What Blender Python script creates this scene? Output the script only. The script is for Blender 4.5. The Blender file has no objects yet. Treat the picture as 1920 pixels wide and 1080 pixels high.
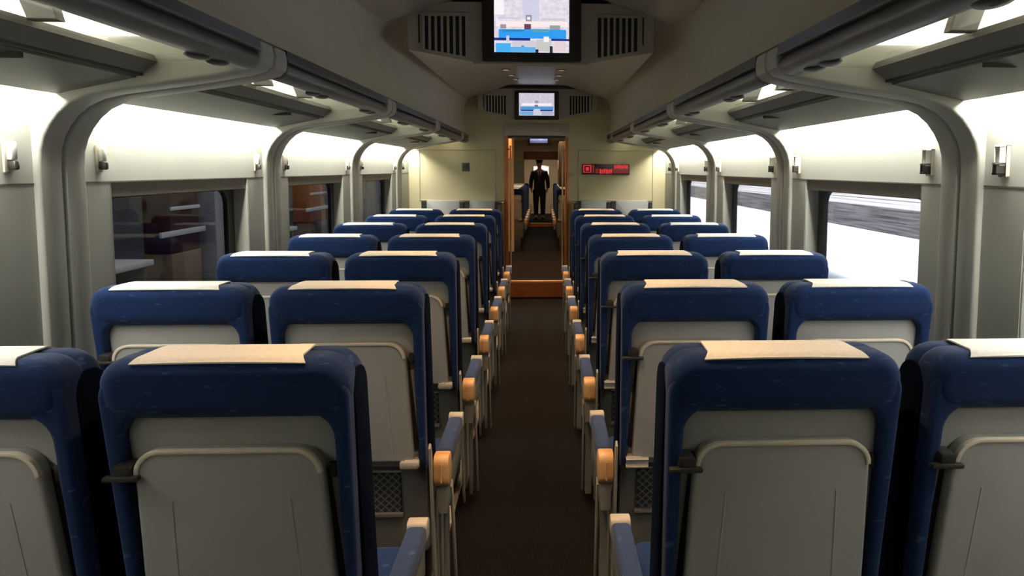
import bpy, bmesh, math, random
from mathutils import Vector, Matrix
random.seed(7)
D = bpy.data
SC = bpy.context.scene
COL = SC.collection
PI = math.pi
ZC = 1.445                     # camera height above the carriage floor

# ------------------------------------------------------------------ materials
def new_mat(name):
    m = D.materials.new(name); m.use_nodes = True
    nt = m.node_tree
    return m, nt, nt.nodes['Principled BSDF']

def pbr(name, col, rough=.5, metal=0., noise=.06, scale=30., bump=0., spec=.5, stretch=None, col2=None):
    m, nt, b = new_mat(name)
    b.inputs['Roughness'].default_value = rough
    b.inputs['Metallic'].default_value = metal
    b.inputs['Specular IOR Level'].default_value = spec
    tc = nt.nodes.new('ShaderNodeTexCoord')
    mp = nt.nodes.new('ShaderNodeMapping')
    if stretch: mp.inputs['Scale'].default_value = stretch
    nt.links.new(tc.outputs['Object'], mp.inputs['Vector'])
    n = nt.nodes.new('ShaderNodeTexNoise')
    n.inputs['Scale'].default_value = scale
    n.inputs['Detail'].default_value = 5
    nt.links.new(mp.outputs['Vector'], n.inputs['Vector'])
    r = nt.nodes.new('ShaderNodeValToRGB')
    a = [c * (1 - noise) for c in col]; z = [min(1, c * (1 + noise)) for c in col]
    if col2: a, z = list(col), list(col2)
    r.color_ramp.elements[0].position = .35; r.color_ramp.elements[1].position = .65
    r.color_ramp.elements[0].color = (*a, 1); r.color_ramp.elements[1].color = (*z, 1)
    nt.links.new(n.outputs['Fac'], r.inputs['Fac'])
    nt.links.new(r.outputs['Color'], b.inputs['Base Color'])
    if bump:
        bp = nt.nodes.new('ShaderNodeBump'); bp.inputs['Strength'].default_value = bump
        bp.inputs['Distance'].default_value = .002
        nt.links.new(n.outputs['Fac'], bp.inputs['Height'])
        nt.links.new(bp.outputs['Normal'], b.inputs['Normal'])
    return m

def fabric(name, col, fleck, rough=.9):
    """woven cloth: fine weave plus sparse short pale flecks"""
    m, nt, b = new_mat(name)
    b.inputs['Roughness'].default_value = rough
    b.inputs['Specular IOR Level'].default_value = .25
    b.inputs['Sheen Weight'].default_value = .06
    b.inputs['Sheen Roughness'].default_value = .5
    tc = nt.nodes.new('ShaderNodeTexCoord')
    mp = nt.nodes.new('ShaderNodeMapping'); mp.inputs['Scale'].default_value = (28, 28, 110)
    nt.links.new(tc.outputs['Object'], mp.inputs['Vector'])
    v = nt.nodes.new('ShaderNodeTexNoise'); v.inputs['Scale'].default_value = 1.0; v.inputs['Detail'].default_value = 1
    nt.links.new(mp.outputs['Vector'], v.inputs['Vector'])
    r = nt.nodes.new('ShaderNodeValToRGB')
    r.color_ramp.elements[0].position = .66; r.color_ramp.elements[1].position = .74
    r.color_ramp.elements[0].color = (*col, 1); r.color_ramp.elements[1].color = (*fleck, 1)
    nt.links.new(v.outputs['Fac'], r.inputs['Fac'])
    n = nt.nodes.new('ShaderNodeTexNoise'); n.inputs['Scale'].default_value = 400
    nt.links.new(tc.outputs['Object'], n.inputs['Vector'])
    mx = nt.nodes.new('ShaderNodeMixRGB'); mx.blend_type = 'MULTIPLY'; mx.inputs['Fac'].default_value = .35
    nt.links.new(r.outputs['Color'], mx.inputs['Color1']); nt.links.new(n.outputs['Fac'], mx.inputs['Color2'])
    nt.links.new(mx.outputs['Color'], b.inputs['Base Color'])
    bp = nt.nodes.new('ShaderNodeBump'); bp.inputs['Strength'].default_value = .25; bp.inputs['Distance'].default_value = .001
    nt.links.new(n.outputs['Fac'], bp.inputs['Height']); nt.links.new(bp.outputs['Normal'], b.inputs['Normal'])
    return m

def emit(name, col, strength):
    m, nt, b = new_mat(name)
    b.inputs['Base Color'].default_value = (*[c * .3 for c in col], 1)
    b.inputs['Emission Color'].default_value = (*col, 1)
    b.inputs['Emission Strength'].default_value = strength
    return m

def glass(name, tint=(.9, .93, .92), refl=1.0):
    m = D.materials.new(name); m.use_nodes = True
    nt = m.node_tree; nt.nodes.clear()
    o = nt.nodes.new('ShaderNodeOutputMaterial'); mx = nt.nodes.new('ShaderNodeMixShader')
    t = nt.nodes.new('ShaderNodeBsdfTransparent'); g = nt.nodes.new('ShaderNodeBsdfGlossy')
    f = nt.nodes.new('ShaderNodeFresnel'); f.inputs['IOR'].default_value = 1.45
    ml = nt.nodes.new('ShaderNodeMath'); ml.operation = 'MULTIPLY'; ml.inputs[1].default_value = refl
    t.inputs['Color'].default_value = (*tint, 1)
    g.inputs['Roughness'].default_value = .02
    ge = nt.nodes.new('ShaderNodeNewGeometry'); inv = nt.nodes.new('ShaderNodeMath'); inv.operation = 'SUBTRACT'; inv.inputs[0].default_value = 1
    nt.links.new(ge.outputs['Backfacing'], inv.inputs[1])
    m2 = nt.nodes.new('ShaderNodeMath'); m2.operation = 'MULTIPLY'
    nt.links.new(f.outputs[0], ml.inputs[0]); nt.links.new(ml.outputs[0], m2.inputs[0]); nt.links.new(inv.outputs[0], m2.inputs[1])
    nt.links.new(m2.outputs[0], mx.inputs[0])
    nt.links.new(t.outputs[0], mx.inputs[1]); nt.links.new(g.outputs[0], mx.inputs[2])
    nt.links.new(mx.outputs[0], o.inputs[0])
    return m

M = {}
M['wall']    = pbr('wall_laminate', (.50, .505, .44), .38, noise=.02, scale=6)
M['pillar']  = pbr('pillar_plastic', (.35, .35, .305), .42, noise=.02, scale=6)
M['groove']  = pbr('groove_dark', (.10, .095, .08), .7)
M['ceil']    = pbr('ceiling_panel', (.60, .555, .44), .45, noise=.02, scale=5)
M['wedge']   = pbr('ceiling_wedge', (.47, .435, .355), .30, noise=.02, scale=5)
M['rackgrey']= pbr('rack_grey', (.10, .10, .094), .5, noise=.03)
M['railgrey']= pbr('rail_grey', (.085, .088, .10), .38, noise=.05)
M['liner']   = pbr('rack_liner_white', (.78, .77, .70), .5, noise=.02)
M['black']   = pbr('black_plastic', (.008, .008, .009), .35)
M['slot']    = pbr('slot_black', (.012, .012, .012), .8)
M['glass']   = glass('window_glass', (.86, .88, .88))
M['shelf']   = glass('shelf_glass', (.93, .94, .92), .4)
M['gasket']  = pbr('rubber_gasket', (.008, .008, .008), .6)
M['blind']   = pbr('blind_cassette', (.10, .09, .075), .5)
M['blue']    = fabric('seat_blue', (.0035, .021, .088), (.03, .07, .18))
M['navy']    = pbr('seat_side_navy', (.003, .006, .015), 1.0, noise=.2, scale=300, spec=.03)
M['armblue'] = fabric('armrest_blue', (.025, .045, .115), (.06, .09, .18))
M['cloth']   = pbr('headrest_linen', (.80, .78, .74), .85, noise=.05, scale=120, bump=.2)
M['shell']   = pbr('shell_grey', (.37, .365, .335), .42, noise=.03, scale=12)
M['table']   = pbr('table_grey', (.355, .35, .325), .36, noise=.03, scale=10)
M['lower']   = pbr('lower_grey', (.16, .155, .13), .5, noise=.05)
M['cream']   = pbr('cream_trim', (.48, .42, .33), .45, noise=.04)
M['frame']   = pbr('seat_frame_taupe', (.26, .235, .19), .5, noise=.05)
M['highlight_rim']     = pbr('table_highlight_cream', (.70, .62, .48), .35, noise=.03)
M['tan']     = pbr('tan_block', (.62, .36, .16), .38, noise=.06, scale=25)
M['darkmet'] = pbr('dark_metal', (.05, .047, .042), .35, .5)
M['steel']   = pbr('steel', (.55, .53, .50), .3, .8, noise=.05)
M['recess']  = pbr('recess_dark', (.025, .023, .020), .7)
M['base']    = pbr('seat_base_dark', (.03, .03, .03), .6)
M['carpet']  = pbr('carpet_brown', (.0065, .0048, .0045), .95, noise=.5, scale=180, bump=.6, spec=.1)
M['floor']   = pbr('floor_grey', (.07, .065, .055), .7, noise=.2, scale=60)
M['endwall'] = pbr('end_wall_cream', (.62, .55, .33), .45, noise=.03, scale=5)
M['jamb']    = pbr('door_jamb_wood', (.50, .20, .06), .4, noise=.12, scale=8, stretch=(6, 6, 1))
M['riser']   = pbr('step_riser_orange', (.55, .13, .025), .45, noise=.1, scale=20)
M['nosing']  = pbr('step_nosing', (.80, .45, .22), .4)
M['maroon']  = pbr('draught_screen', (.030, .010, .007), .4, noise=.2)
M['palegrey']= pbr('table_pale', (.48, .48, .46), .4, noise=.03)
M['vest']    = pbr('vestibule_beige', (.50, .40, .27), .5, noise=.05)
M['door_dark']= pbr('dark_door', (.012, .012, .010), .35)
M['brownpan']= pbr('brown_panel', (.30, .12, .04), .5, noise=.15)
M['palegreen']= pbr('pale_green_panel', (.42, .48, .36), .5, noise=.1, scale=4)
M['skin']    = pbr('skin', (.45, .20, .13), .55, noise=.08)
M['uniform'] = pbr('uniform_black', (.006, .006, .008), .8, noise=.2)
M['maroont'] = pbr('tie_maroon', (.09, .012, .02), .6)
M['shirt']   = pbr('shirt_white', (.6, .52, .52), .7)
M['hair']    = pbr('hair_dark', (.02, .012, .008), .6)
M['snow']    = pbr('platform_white', (.80, .80, .86), .8, noise=.05, scale=3, stretch=(1, .1, 1))
M['boards']  = pbr('blur_streak_boards', (.42, .38, .39), .8, scale=3.0, stretch=(1, .06, 16), col2=(1.0, .96, .98))
M['darkbank']= pbr('dark_bank', (.07, .06, .065), .9, scale=4.0, stretch=(1, .15, 8), col2=(.26, .24, .26))
M['stone']   = pbr('station_stone', (.16, .16, .16), .8, noise=.15, scale=2)
M['kioskred']= pbr('kiosk_maroon', (.06, .010, .013), .4, noise=.2, scale=3)
M['kiosktan']= pbr('kiosk_tan', (.26, .17, .11), .6, noise=.1, scale=3)
M['kioskorange']= pbr('kiosk_orange', (.45, .14, .04), .5, noise=.15, scale=3)
M['lilac']   = pbr('column_lilac', (.36, .35, .40), .6, noise=.08, scale=2)
M['whiterail']= pbr('white_rail', (.70, .68, .66), .5)
M['ledred']  = emit('led_red', (1.0, .04, .06), .55)
M['leddim']  = emit('led_dim', (.5, .03, .03), .2)
M['ledbox']  = pbr('led_housing', (.035, .012, .008), .4)
M['bulb']    = emit('lamp_warm', (1.0, .66, .38), .25)
M['tubelamp']= emit('lamp_cool', (1.0, .98, .90), 4.0)
M['winlit']  = emit('bright_window', (1.0, .80, .74), 1.3)

# net pocket: dark with a diamond mesh
def net_mat():
    m, nt, b = new_mat('net_mesh'); b.inputs['Roughness'].default_value = .8
    tc = nt.nodes.new('ShaderNodeTexCoord'); outs = []
    for a in (PI / 4, -PI / 4):
        mp = nt.nodes.new('ShaderNodeMapping'); mp.inputs['Rotation'].default_value = (0, a, 0)
        nt.links.new(tc.outputs['Object'], mp.inputs['Vector'])
        w = nt.nodes.new('ShaderNodeTexWave'); w.inputs['Scale'].default_value = 18; w.bands_direction = 'X'
        nt.links.new(mp.outputs['Vector'], w.inputs['Vector']); outs.append(w)
    mx = nt.nodes.new('ShaderNodeMath'); mx.operation = 'MAXIMUM'
    nt.links.new(outs[0].outputs['Fac'], mx.inputs[0]); nt.links.new(outs[1].outputs['Fac'], mx.inputs[1])
    r = nt.nodes.new('ShaderNodeValToRGB')
    r.color_ramp.elements[0].position = .75; r.color_ramp.elements[1].position = .97
    r.color_ramp.elements[0].color = (.012, .012, .012, 1); r.color_ramp.elements[1].color = (.10, .10, .09, 1)
    nt.links.new(mx.outputs[0], r.inputs['Fac']); nt.links.new(r.outputs['Color'], b.inputs['Base Color'])
    return m
M['net'] = net_mat()

# monitor picture: a bright carriage with blue seats, made of soft rectangles on a 0..1 plane
def screen_mat(name, rects, base, strength):
    m, nt, b = new_mat(name)
    tc = nt.nodes.new('ShaderNodeTexCoord'); sp = nt.nodes.new('ShaderNodeSeparateXYZ')
    nt.links.new(tc.outputs['Generated'], sp.inputs[0])
    def mth(op, a, c, cl=False):
        n = nt.nodes.new('ShaderNodeMath'); n.operation = op; n.use_clamp = cl
        for i, v in enumerate((a, c)):
            if isinstance(v, (int, float)): n.inputs[i].default_value = v
            else: nt.links.new(v, n.inputs[i])
        return n.outputs[0]
    nz = nt.nodes.new('ShaderNodeTexNoise'); nz.inputs['Scale'].default_value = 14; nz.inputs['Detail'].default_value = 3
    nt.links.new(tc.outputs['Generated'], nz.inputs['Vector'])
    r0 = nt.nodes.new('ShaderNodeValToRGB')
    r0.color_ramp.elements[0].position = .3; r0.color_ramp.elements[1].position = .7
    r0.color_ramp.elements[0].color = (*[c * .72 for c in base], 1); r0.color_ramp.elements[1].color = (*base, 1)
    nt.links.new(nz.outputs['Fac'], r0.inputs['Fac'])
    cur = r0.outputs['Color']
    x, z = sp.outputs[0], sp.outputs[2]
    for (x0, x1, z0, z1, c) in rects:
        mk = mth('MULTIPLY', mth('MULTIPLY', mth('GREATER_THAN', x, x0), mth('LESS_THAN', x, x1)),
                 mth('MULTIPLY', mth('GREATER_THAN', z, z0), mth('LESS_THAN', z, z1)))
        mx = nt.nodes.new('ShaderNodeMixRGB'); nt.links.new(mk, mx.inputs[0])
        nt.links.new(cur, mx.inputs[1]); mx.inputs[2].default_value = (*c, 1)
        cur = mx.outputs[0]
    b.inputs['Base Color'].default_value = (.01, .01, .01, 1); b.inputs['Roughness'].default_value = .2
    nt.links.new(cur, b.inputs['Emission Color']); b.inputs['Emission Strength'].default_value = strength
    return m
BL = (.03, .33, .85); NV = (.015, .03, .20); WH = (.92, .86, .90); LI = (.60, .58, .70); GR = (.32, .30, .36)
SCR1 = [(.0, .13, .70, 1, WH), (.38, .60, .62, 1, (.62, .60, .78)), (.05, .36, .62, .655, LI), (.62, .95, .60, .64, LI), (.42, .50, .58, .70, GR),
        (.44, .48, .61, .66, WH), (.02, .98, .48, .58, (.92, .80, .80)), (.08, .16, .44, .52, GR), (.40, .49, .36, .53, (.14, .06, .10)),
        (.74, .88, .42, .51, (.30, .34, .34)), (.06, .96, .26, .43, BL), (.10, .40, .38, .43, (.03, .25, .50)), (.50, .73, .38, .44, (.10, .36, .50)),
        (.0, .48, .22, .27, NV), (.76, 1, .22, .26, NV), (.16, .20, .20, .31, LI), (.24, .76, .10, .22, (.62, .58, .66)), (.02, .22, .0, .17, (.06, .42, .85)),
        (.22, .55, .0, .10, (.12, .42, .78)), (.56, .76, .02, .24, (.55, .56, .52)), (.66, .73, .20, .30, WH), (.80, .96, .02, .22, (.75, .62, .66)),
        (.36, .40, .10, .13, BL), (.55, .59, .0, .06, (.02, .02, .04)), (.74, .78, .0, .12, (.02, .03, .05))]
SCR2 = [(.05, .30, .66, .72, LI), (.66, .95, .64, .70, LI), (.45, .55, .50, .66, GR), (.08, .92, .44, .55, WH), (.44, .54, .36, .48, (.20, .20, .30)),
        (.03, .97, .24, .40, (.08, .32, .66)), (.05, .40, .20, .26, NV), (.55, .95, .20, .26, NV), (.02, .40, .02, .18, (.16, .42, .75)),
        (.42, .60, .04, .30, (.60, .62, .74)), (.64, .97, .03, .17, (.40, .46, .58))]
M['screen1'] = screen_mat('monitor_picture_near', SCR1, (.86, .80, .90), 1.05)
M['screen2'] = screen_mat('monitor_picture_far', SCR2, (.72, .68, .80), 1.0)
M['screen3'] = screen_mat('monitor_picture_distant', [(0, 1, 0, .3, (.03, .10, .35)), (.5, .75, .4, .9, (.5, .5, .85))], (.22, .42, .85), .9)

# ------------------------------------------------------------------ mesh helpers
def merge(bm, tmp):
    me = D.meshes.new('tmp'); tmp.to_mesh(me); tmp.free(); bm.from_mesh(me); D.meshes.remove(me)

def add_prism(bm, pts, axis, a, b, bev=0., seg=2, shear=None):
    """polygon pts extruded along axis from a to b. axis y: pts are (x,z); x: (y,z); z: (x,y)"""
    t = bmesh.new()
    def P(u, v, w):
        return {'y': (u, w, v), 'x': (w, u, v), 'z': (u, v, w)}[axis]
    lo = [t.verts.new(P(u, v, a)) for u, v in pts]; hi = [t.verts.new(P(u, v, b)) for u, v in pts]
    n = len(pts)
    f0 = t.faces.new(lo); f1 = t.faces.new(hi)
    for i in range(n): t.faces.new((lo[i], lo[(i + 1) % n], hi[(i + 1) % n], hi[i]))
    bmesh.ops.recalc_face_normals(t, faces=t.faces)
    if bev:
        es = [e for e in t.edges if (f0 in e.link_faces or f1 in e.link_faces)]
        bmesh.ops.bevel(t, geom=es, offset=bev, segments=seg, affect='EDGES', profile=.5, clamp_overlap=True)
    if shear:
        for v in t.verts: v.co.y += shear(v.co.z)
    merge(bm, t)

def add_box(bm, x0, x1, y0, y1, z0, z1, bev=0., seg=2, shear=None):
    t = bmesh.new()
    bmesh.ops.create_cube(t, size=1)
    for v in t.verts:
        v.co = Vector(((x0 + x1) / 2 + v.co.x * (x1 - x0), (y0 + y1) / 2 + v.co.y * (y1 - y0), (z0 + z1) / 2 + v.co.z * (z1 - z0)))
    if bev: bmesh.ops.bevel(t, geom=list(t.edges), offset=bev, segments=seg, affect='EDGES', profile=.5, clamp_overlap=True)
    if shear:
        for v in t.verts: v.co.y += shear(v.co.z)
    bmesh.ops.recalc_face_normals(t, faces=t.faces)
    merge(bm, t)

def add_cyl(bm, p, q, r0, r1=None, seg=20):
    r1 = r0 if r1 is None else r1
    t = bmesh.new(); p = Vector(p); q = Vector(q); d = q - p
    bmesh.ops.create_cone(t, cap_ends=True, segments=seg, radius1=r0, radius2=r1, depth=d.length)
    rot = d.to_track_quat('Z', 'Y').to_matrix().to_4x4()
    bmesh.ops.transform(t, matrix=Matrix.Translation((p + q) / 2) @ rot, verts=t.verts)
    merge(bm, t)

def add_ball(bm, c, rx, ry, rz, u=20, v=14):
    t = bmesh.new(); bmesh.ops.create_uvsphere(t, u_segments=u, v_segments=v, radius=1)
    bmesh.ops.transform(t, matrix=Matrix.Translation(c) @ Matrix.Diagonal((rx, ry, rz, 1)), verts=t.verts)
    merge(bm, t)

def rrect(x0, x1, z0, z1, rt=0., rb=0., n=6, x0b=None, x1b=None):
    """rounded rectangle / trapezoid, counter-clockwise; rt / rb radii of top / bottom corners"""
    x0b = x0 if x0b is None else x0b; x1b = x1 if x1b is None else x1b
    pts = []
    def arc(cx, cz, r, a0):
        if r <= 0: pts.append((cx, cz)); return
        for i in range(n + 1):
            a = a0 + PI / 2 * i / n
            pts.append((cx + r * math.cos(a), cz + r * math.sin(a)))
    arc(x0b + rb, z0 + rb, rb, PI); arc(x1b - rb, z0 + rb, rb, -PI / 2)
    arc(x1 - rt, z1 - rt, rt, 0); arc(x0 + rt, z1 - rt, rt, PI / 2)
    return pts

def obj(name, bm, mat, parent=None, loc=(0, 0, 0), ang=35):
    me = D.meshes.new(name); bm.to_mesh(me); bm.free()
    me.materials.append(M[mat] if isinstance(mat, str) else mat)
    for p in me.polygons: p.use_smooth = True
    me.set_sharp_from_angle(angle=math.radians(ang))
    o = D.objects.new(name, me); COL.objects.link(o); o.location = loc
    if parent: o.parent = parent
    return o

def tag(o, label=None, cat=None, group=None, kind=None):
    if label: o['label'] = label
    if cat: o['category'] = cat
    if group: o['group'] = group
    if kind: o['kind'] = kind
    return o

def thing(name, label, cat, loc=(0, 0, 0), group=None):
    o = D.objects.new(name, None); COL.objects.link(o); o.location = loc
    o.empty_display_size = .1
    return tag(o, label, cat, group)

def structure(name, bm, mat, label, cat):
    o = obj(name, bm, mat); return tag(o, label, cat, None, 'structure')

def copy_tree(o, parent=None, only=None):
    c = o.copy(); COL.objects.link(c)
    if parent: c.parent = parent
    for ch in list(o.children):
        if only and parent is None and ch.name.split('.')[0] not in only: continue
        copy_tree(ch, c, only)
    return c

B = bmesh.new
def mir(pts, s): return [(s * u, v) for u, v in pts]

# ------------------------------------------------------------------ setting: floor, walls, arches
Y_END, Y_BACK = 8.27, -1.30
W = 1.394                        # inner face of the arches; wall panels lie a little further out
WP = 1.412
ARCHES = [(.47, .69), (2.237, 2.46), (4.01, 4.235), (5.78, 6.005), (7.55, 7.775)]
BAYS = [(-1.25, .47), (.69, 2.237), (2.46, 4.01), (4.235, 5.78), (6.005, 7.55), (7.775, 8.25)]
WINS = [None, (.85, 2.035), (2.615, 3.80), (4.39, 5.575), (6.16, 7.345), None]
WZ0, WZ1 = .74, 1.397            # window opening

b = B(); add_box(b, -1.50, 1.50, Y_BACK, 8.35, -.10, 0)
structure('floor', b, 'floor', 'grey floor under the rows of seats', 'floor')
b = B(); add_box(b, -.315, .315, Y_BACK + .05, 8.345, .0005, .008, .003)
tag(obj('carpet_runner', b, 'carpet'), 'dark brown carpet running down the aisle to the step', 'carpet')
for s, nm in ((-1, 'left'), (1, 'right')):
    b = B(); add_box(b, s * .317, s * .340, Y_BACK + .05, 8.33, 0, .030, .004)
    tag(obj('trim_1' if s < 0 else 'trim_2', b, 'cream'), 'beige edging strip along the %s edge of the aisle carpet' % nm, 'trim', None, 'structure')

def wall(s, nm):
    b = B()
    xa, xb = s * WP, s * 1.50
    for i, (y0, y1) in enumerate(BAYS):
        y0 -= .02; y1 += .02
        w = WINS[i]
        def pan(ya, yb, za, zb): add_box(b, xa, xb, ya, yb, za, zb, .0012, 1)
        if w:
            pan(y0, w[0], 0, 1.398); pan(w[1], y1, 0, 1.398); pan(w[0], w[1], 0, WZ0)
        else:
            pan(y0, y1, 0, 1.398)
    for i, (y0, y1) in enumerate(ARCHES): add_box(b, s * 1.43, xb, y0, y1, 0, 1.80)
    structure('wall_' + nm, b, 'pillar', 'grey-beige side wall with windows on the %s' % nm, 'wall')
    b = B()
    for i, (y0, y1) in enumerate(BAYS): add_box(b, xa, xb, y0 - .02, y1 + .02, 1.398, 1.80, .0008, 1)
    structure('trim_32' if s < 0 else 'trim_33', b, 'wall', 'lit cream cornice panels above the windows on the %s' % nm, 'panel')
wall(-1, 'left'); wall(1, 'right')
for s, k in ((-1, 30), (1, 31)):
    b = B(); add_box(b, s * 1.4108, s * 1.43, Y_BACK, 8.27, 1.3955, 1.4000)
    tag(obj('trim_%d' % k, b, 'groove'), 'thin dark seam above the windows on the %s' % ('left' if s < 0 else 'right'), 'seam', None, 'structure')

# outer shell over the whole carriage
b = B()
for s in (-1, 1):
    add_prism(b, mir([(1.50, 1.78), (1.50, 2.15), (1.20, 2.46), (0, 2.52), (0, 2.49), (1.19, 2.43), (1.47, 2.14), (1.47, 1.78)], s), 'y', Y_BACK - .05, 8.30)
structure('trim_3', b, 'rackgrey', 'outer roof shell of the carriage', 'roof')

# arches: pillar, curve and cross beam to the luggage rail
INNER = [(1.394, 0), (1.394, 1.44), (1.390, 1.495), (1.378, 1.535), (1.360, 1.568), (1.335, 1.600), (1.302, 1.628), (1.252, 1.651), (1.196, 1.664), (1.10, 1.678),
         (1.0, 1.692), (.90, 1.708), (.82, 1.722), (.775, 1.735), (.757, 1.752), (.752, 1.78), (.757, 1.812)]
OUTER = [(.80, 1.822), (1.0, 1.822), (1.44, 1.822), (1.44, 0)]
GIN = [(1.404, 0), (1.404, 1.44), (1.400, 1.50), (1.388, 1.54), (1.368, 1.576), (1.342, 1.608), (1.306, 1.638), (1.254, 1.661), (1.198, 1.674), (1.0, 1.702), (.82, 1.732), (.785, 1.744), (.767, 1.78), (.77, 1.80)]
n = 3
for s, nm in ((-1, 'left'), (1, 'right')):
    for i, (y0, y1) in enumerate(ARCHES):
        n += 1
        b = B(); ym = (y0 + y1) / 2
        add_prism(b, mir(INNER + OUTER, s), 'y', y0, ym - .006, .010, 3)
        add_prism(b, mir(INNER + OUTER, s), 'y', ym + .006, y1, .010, 3)
        add_prism(b, mir(GIN + OUTER, s), 'y', ym - .008, ym + .008)
        tag(obj('trim_%d' % n, b, 'pillar'), 'grooved grey arch pillar curving up to the rack, %s of the %s wall' % (('behind the camera', 'first in view', 'second', 'third', 'last before the end wall')[i], nm), 'pillar', None, 'structure')

# ceiling cove and flat centre
CE = [(.757, 1.818), (.782, 1.87), (.797, 1.94), (.803, 2.02), (.797, 2.09), (.780, 2.15), (.745, 2.20), (.68, 2.24), (.58, 2.29), (.45, 2.335), (.30, 2.35), (0, 2.35)]
CO = [(0, 2.38), (.31, 2.38), (.46, 2.365), (.60, 2.32), (.70, 2.27), (.775, 2.22), (.81, 2.16), (.83, 2.09), (.835, 2.02), (.83, 1.94), (.815, 1.87), (.79, 1.818)]
b = B()
for s in (-1, 1): add_prism(b, mir(CE + CO, s), 'y', Y_BACK, Y_END)
structure('ceiling', b, 'ceil', 'dim beige curved ceiling down the middle of the carriage', 'ceiling')

# white lining of the rack bays, above the glass shelves
b = B()
for s in (-1, 1):
    add_prism(b, mir([(1.412, 1.80), (1.40, 1.98), (1.34, 2.10), (1.20, 2.17), (.84, 2.17), (.84, 2.20), (1.22, 2.20), (1.37, 2.12), (1.44, 1.99), (1.45, 1.80)], s), 'y', Y_BACK, Y_END)
structure('trim_20', b, 'liner', 'white lining above the glass luggage shelves', 'lining')

# rear wall (behind the camera)
b = B(); add_box(b, -1.5, 1.5, Y_BACK - .06, Y_BACK, 0, 2.45)
structure('wall_rear', b, 'rackgrey', 'rear wall of the carriage behind the viewpoint', 'wall')

# ------------------------------------------------------------------ windows
wn = 0
ORD = ['', 'nearest', 'second', 'third', 'farthest']
for s, nm in ((-1, 'left'), (1, 'right')):
    for i in (1, 2, 3, 4):
        wn += 1
        y0, y1 = WINS[i]
        r = thing('window_%d' % wn, 'window in the %s wall, %s of the four on that side' % (nm, ORD[i]), 'window', (s * 1.41, (y0 + y1) / 2, WZ0))
        r['kind'] = 'structure'
        hw = (y1 - y0) / 2; h = WZ1 - WZ0
        def X(v): return s * v
        # reveal lining the opening
        b = B()
        for (ya, yb, za, zb) in ((-hw, -hw + .008, 0, h), (hw - .008, hw, 0, h), (-hw, hw, 0, .010)):
            add_box(b, X(.004), X(.095), ya, yb, za, zb, .002, 1)
        obj('reveal', b, 'pillar', r)
        # rubber gasket with rounded corners
        b = B()
        o_ = rrect(-hw + .01, hw - .01, .012, h - .012); q = rrect(-hw + .085, hw - .085, .075, h - .060, .07, .07)
        t = bmesh.new()
        oo = rrect(-hw + .010, hw - .010, .012, h - .012, .01, .01, 6)
        lo = [[t.verts.new((X(xx), u, v)) for u, v in ring] for xx in (.068, .090) for ring in (oo, q)]
        k = len(oo)
        for j in range(k):
            a = (j + 1) % k
            t.faces.new((lo[0][j], lo[0][a], lo[1][a], lo[1][j])); t.faces.new((lo[2][j], lo[2][a], lo[3][a], lo[3][j]))
            t.faces.new((lo[0][j], lo[0][a], lo[2][a], lo[2][j])); t.faces.new((lo[1][j], lo[1][a], lo[3][a], lo[3][j]))
        bmesh.ops.recalc_face_normals(t, faces=t.faces); merge(b, t)
        obj('gasket', b, 'gasket', r)
        b = B(); add_box(b, X(.076), X(.082), -hw + .06, hw - .06, .05, h - .04)
        obj('pane', b, 'glass', r)
        b = B(); add_box(b, X(.008), X(.060), -hw + .009, hw - .009, h - .052, h - .001)
        obj('blind_cassette', b, 'blind', r)
        b = B(); add_box(b, X(-.012), X(.0), -hw - .01, hw + .01, -.022, .0, .004)
        obj('sill', b, 'pillar', r)

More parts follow.
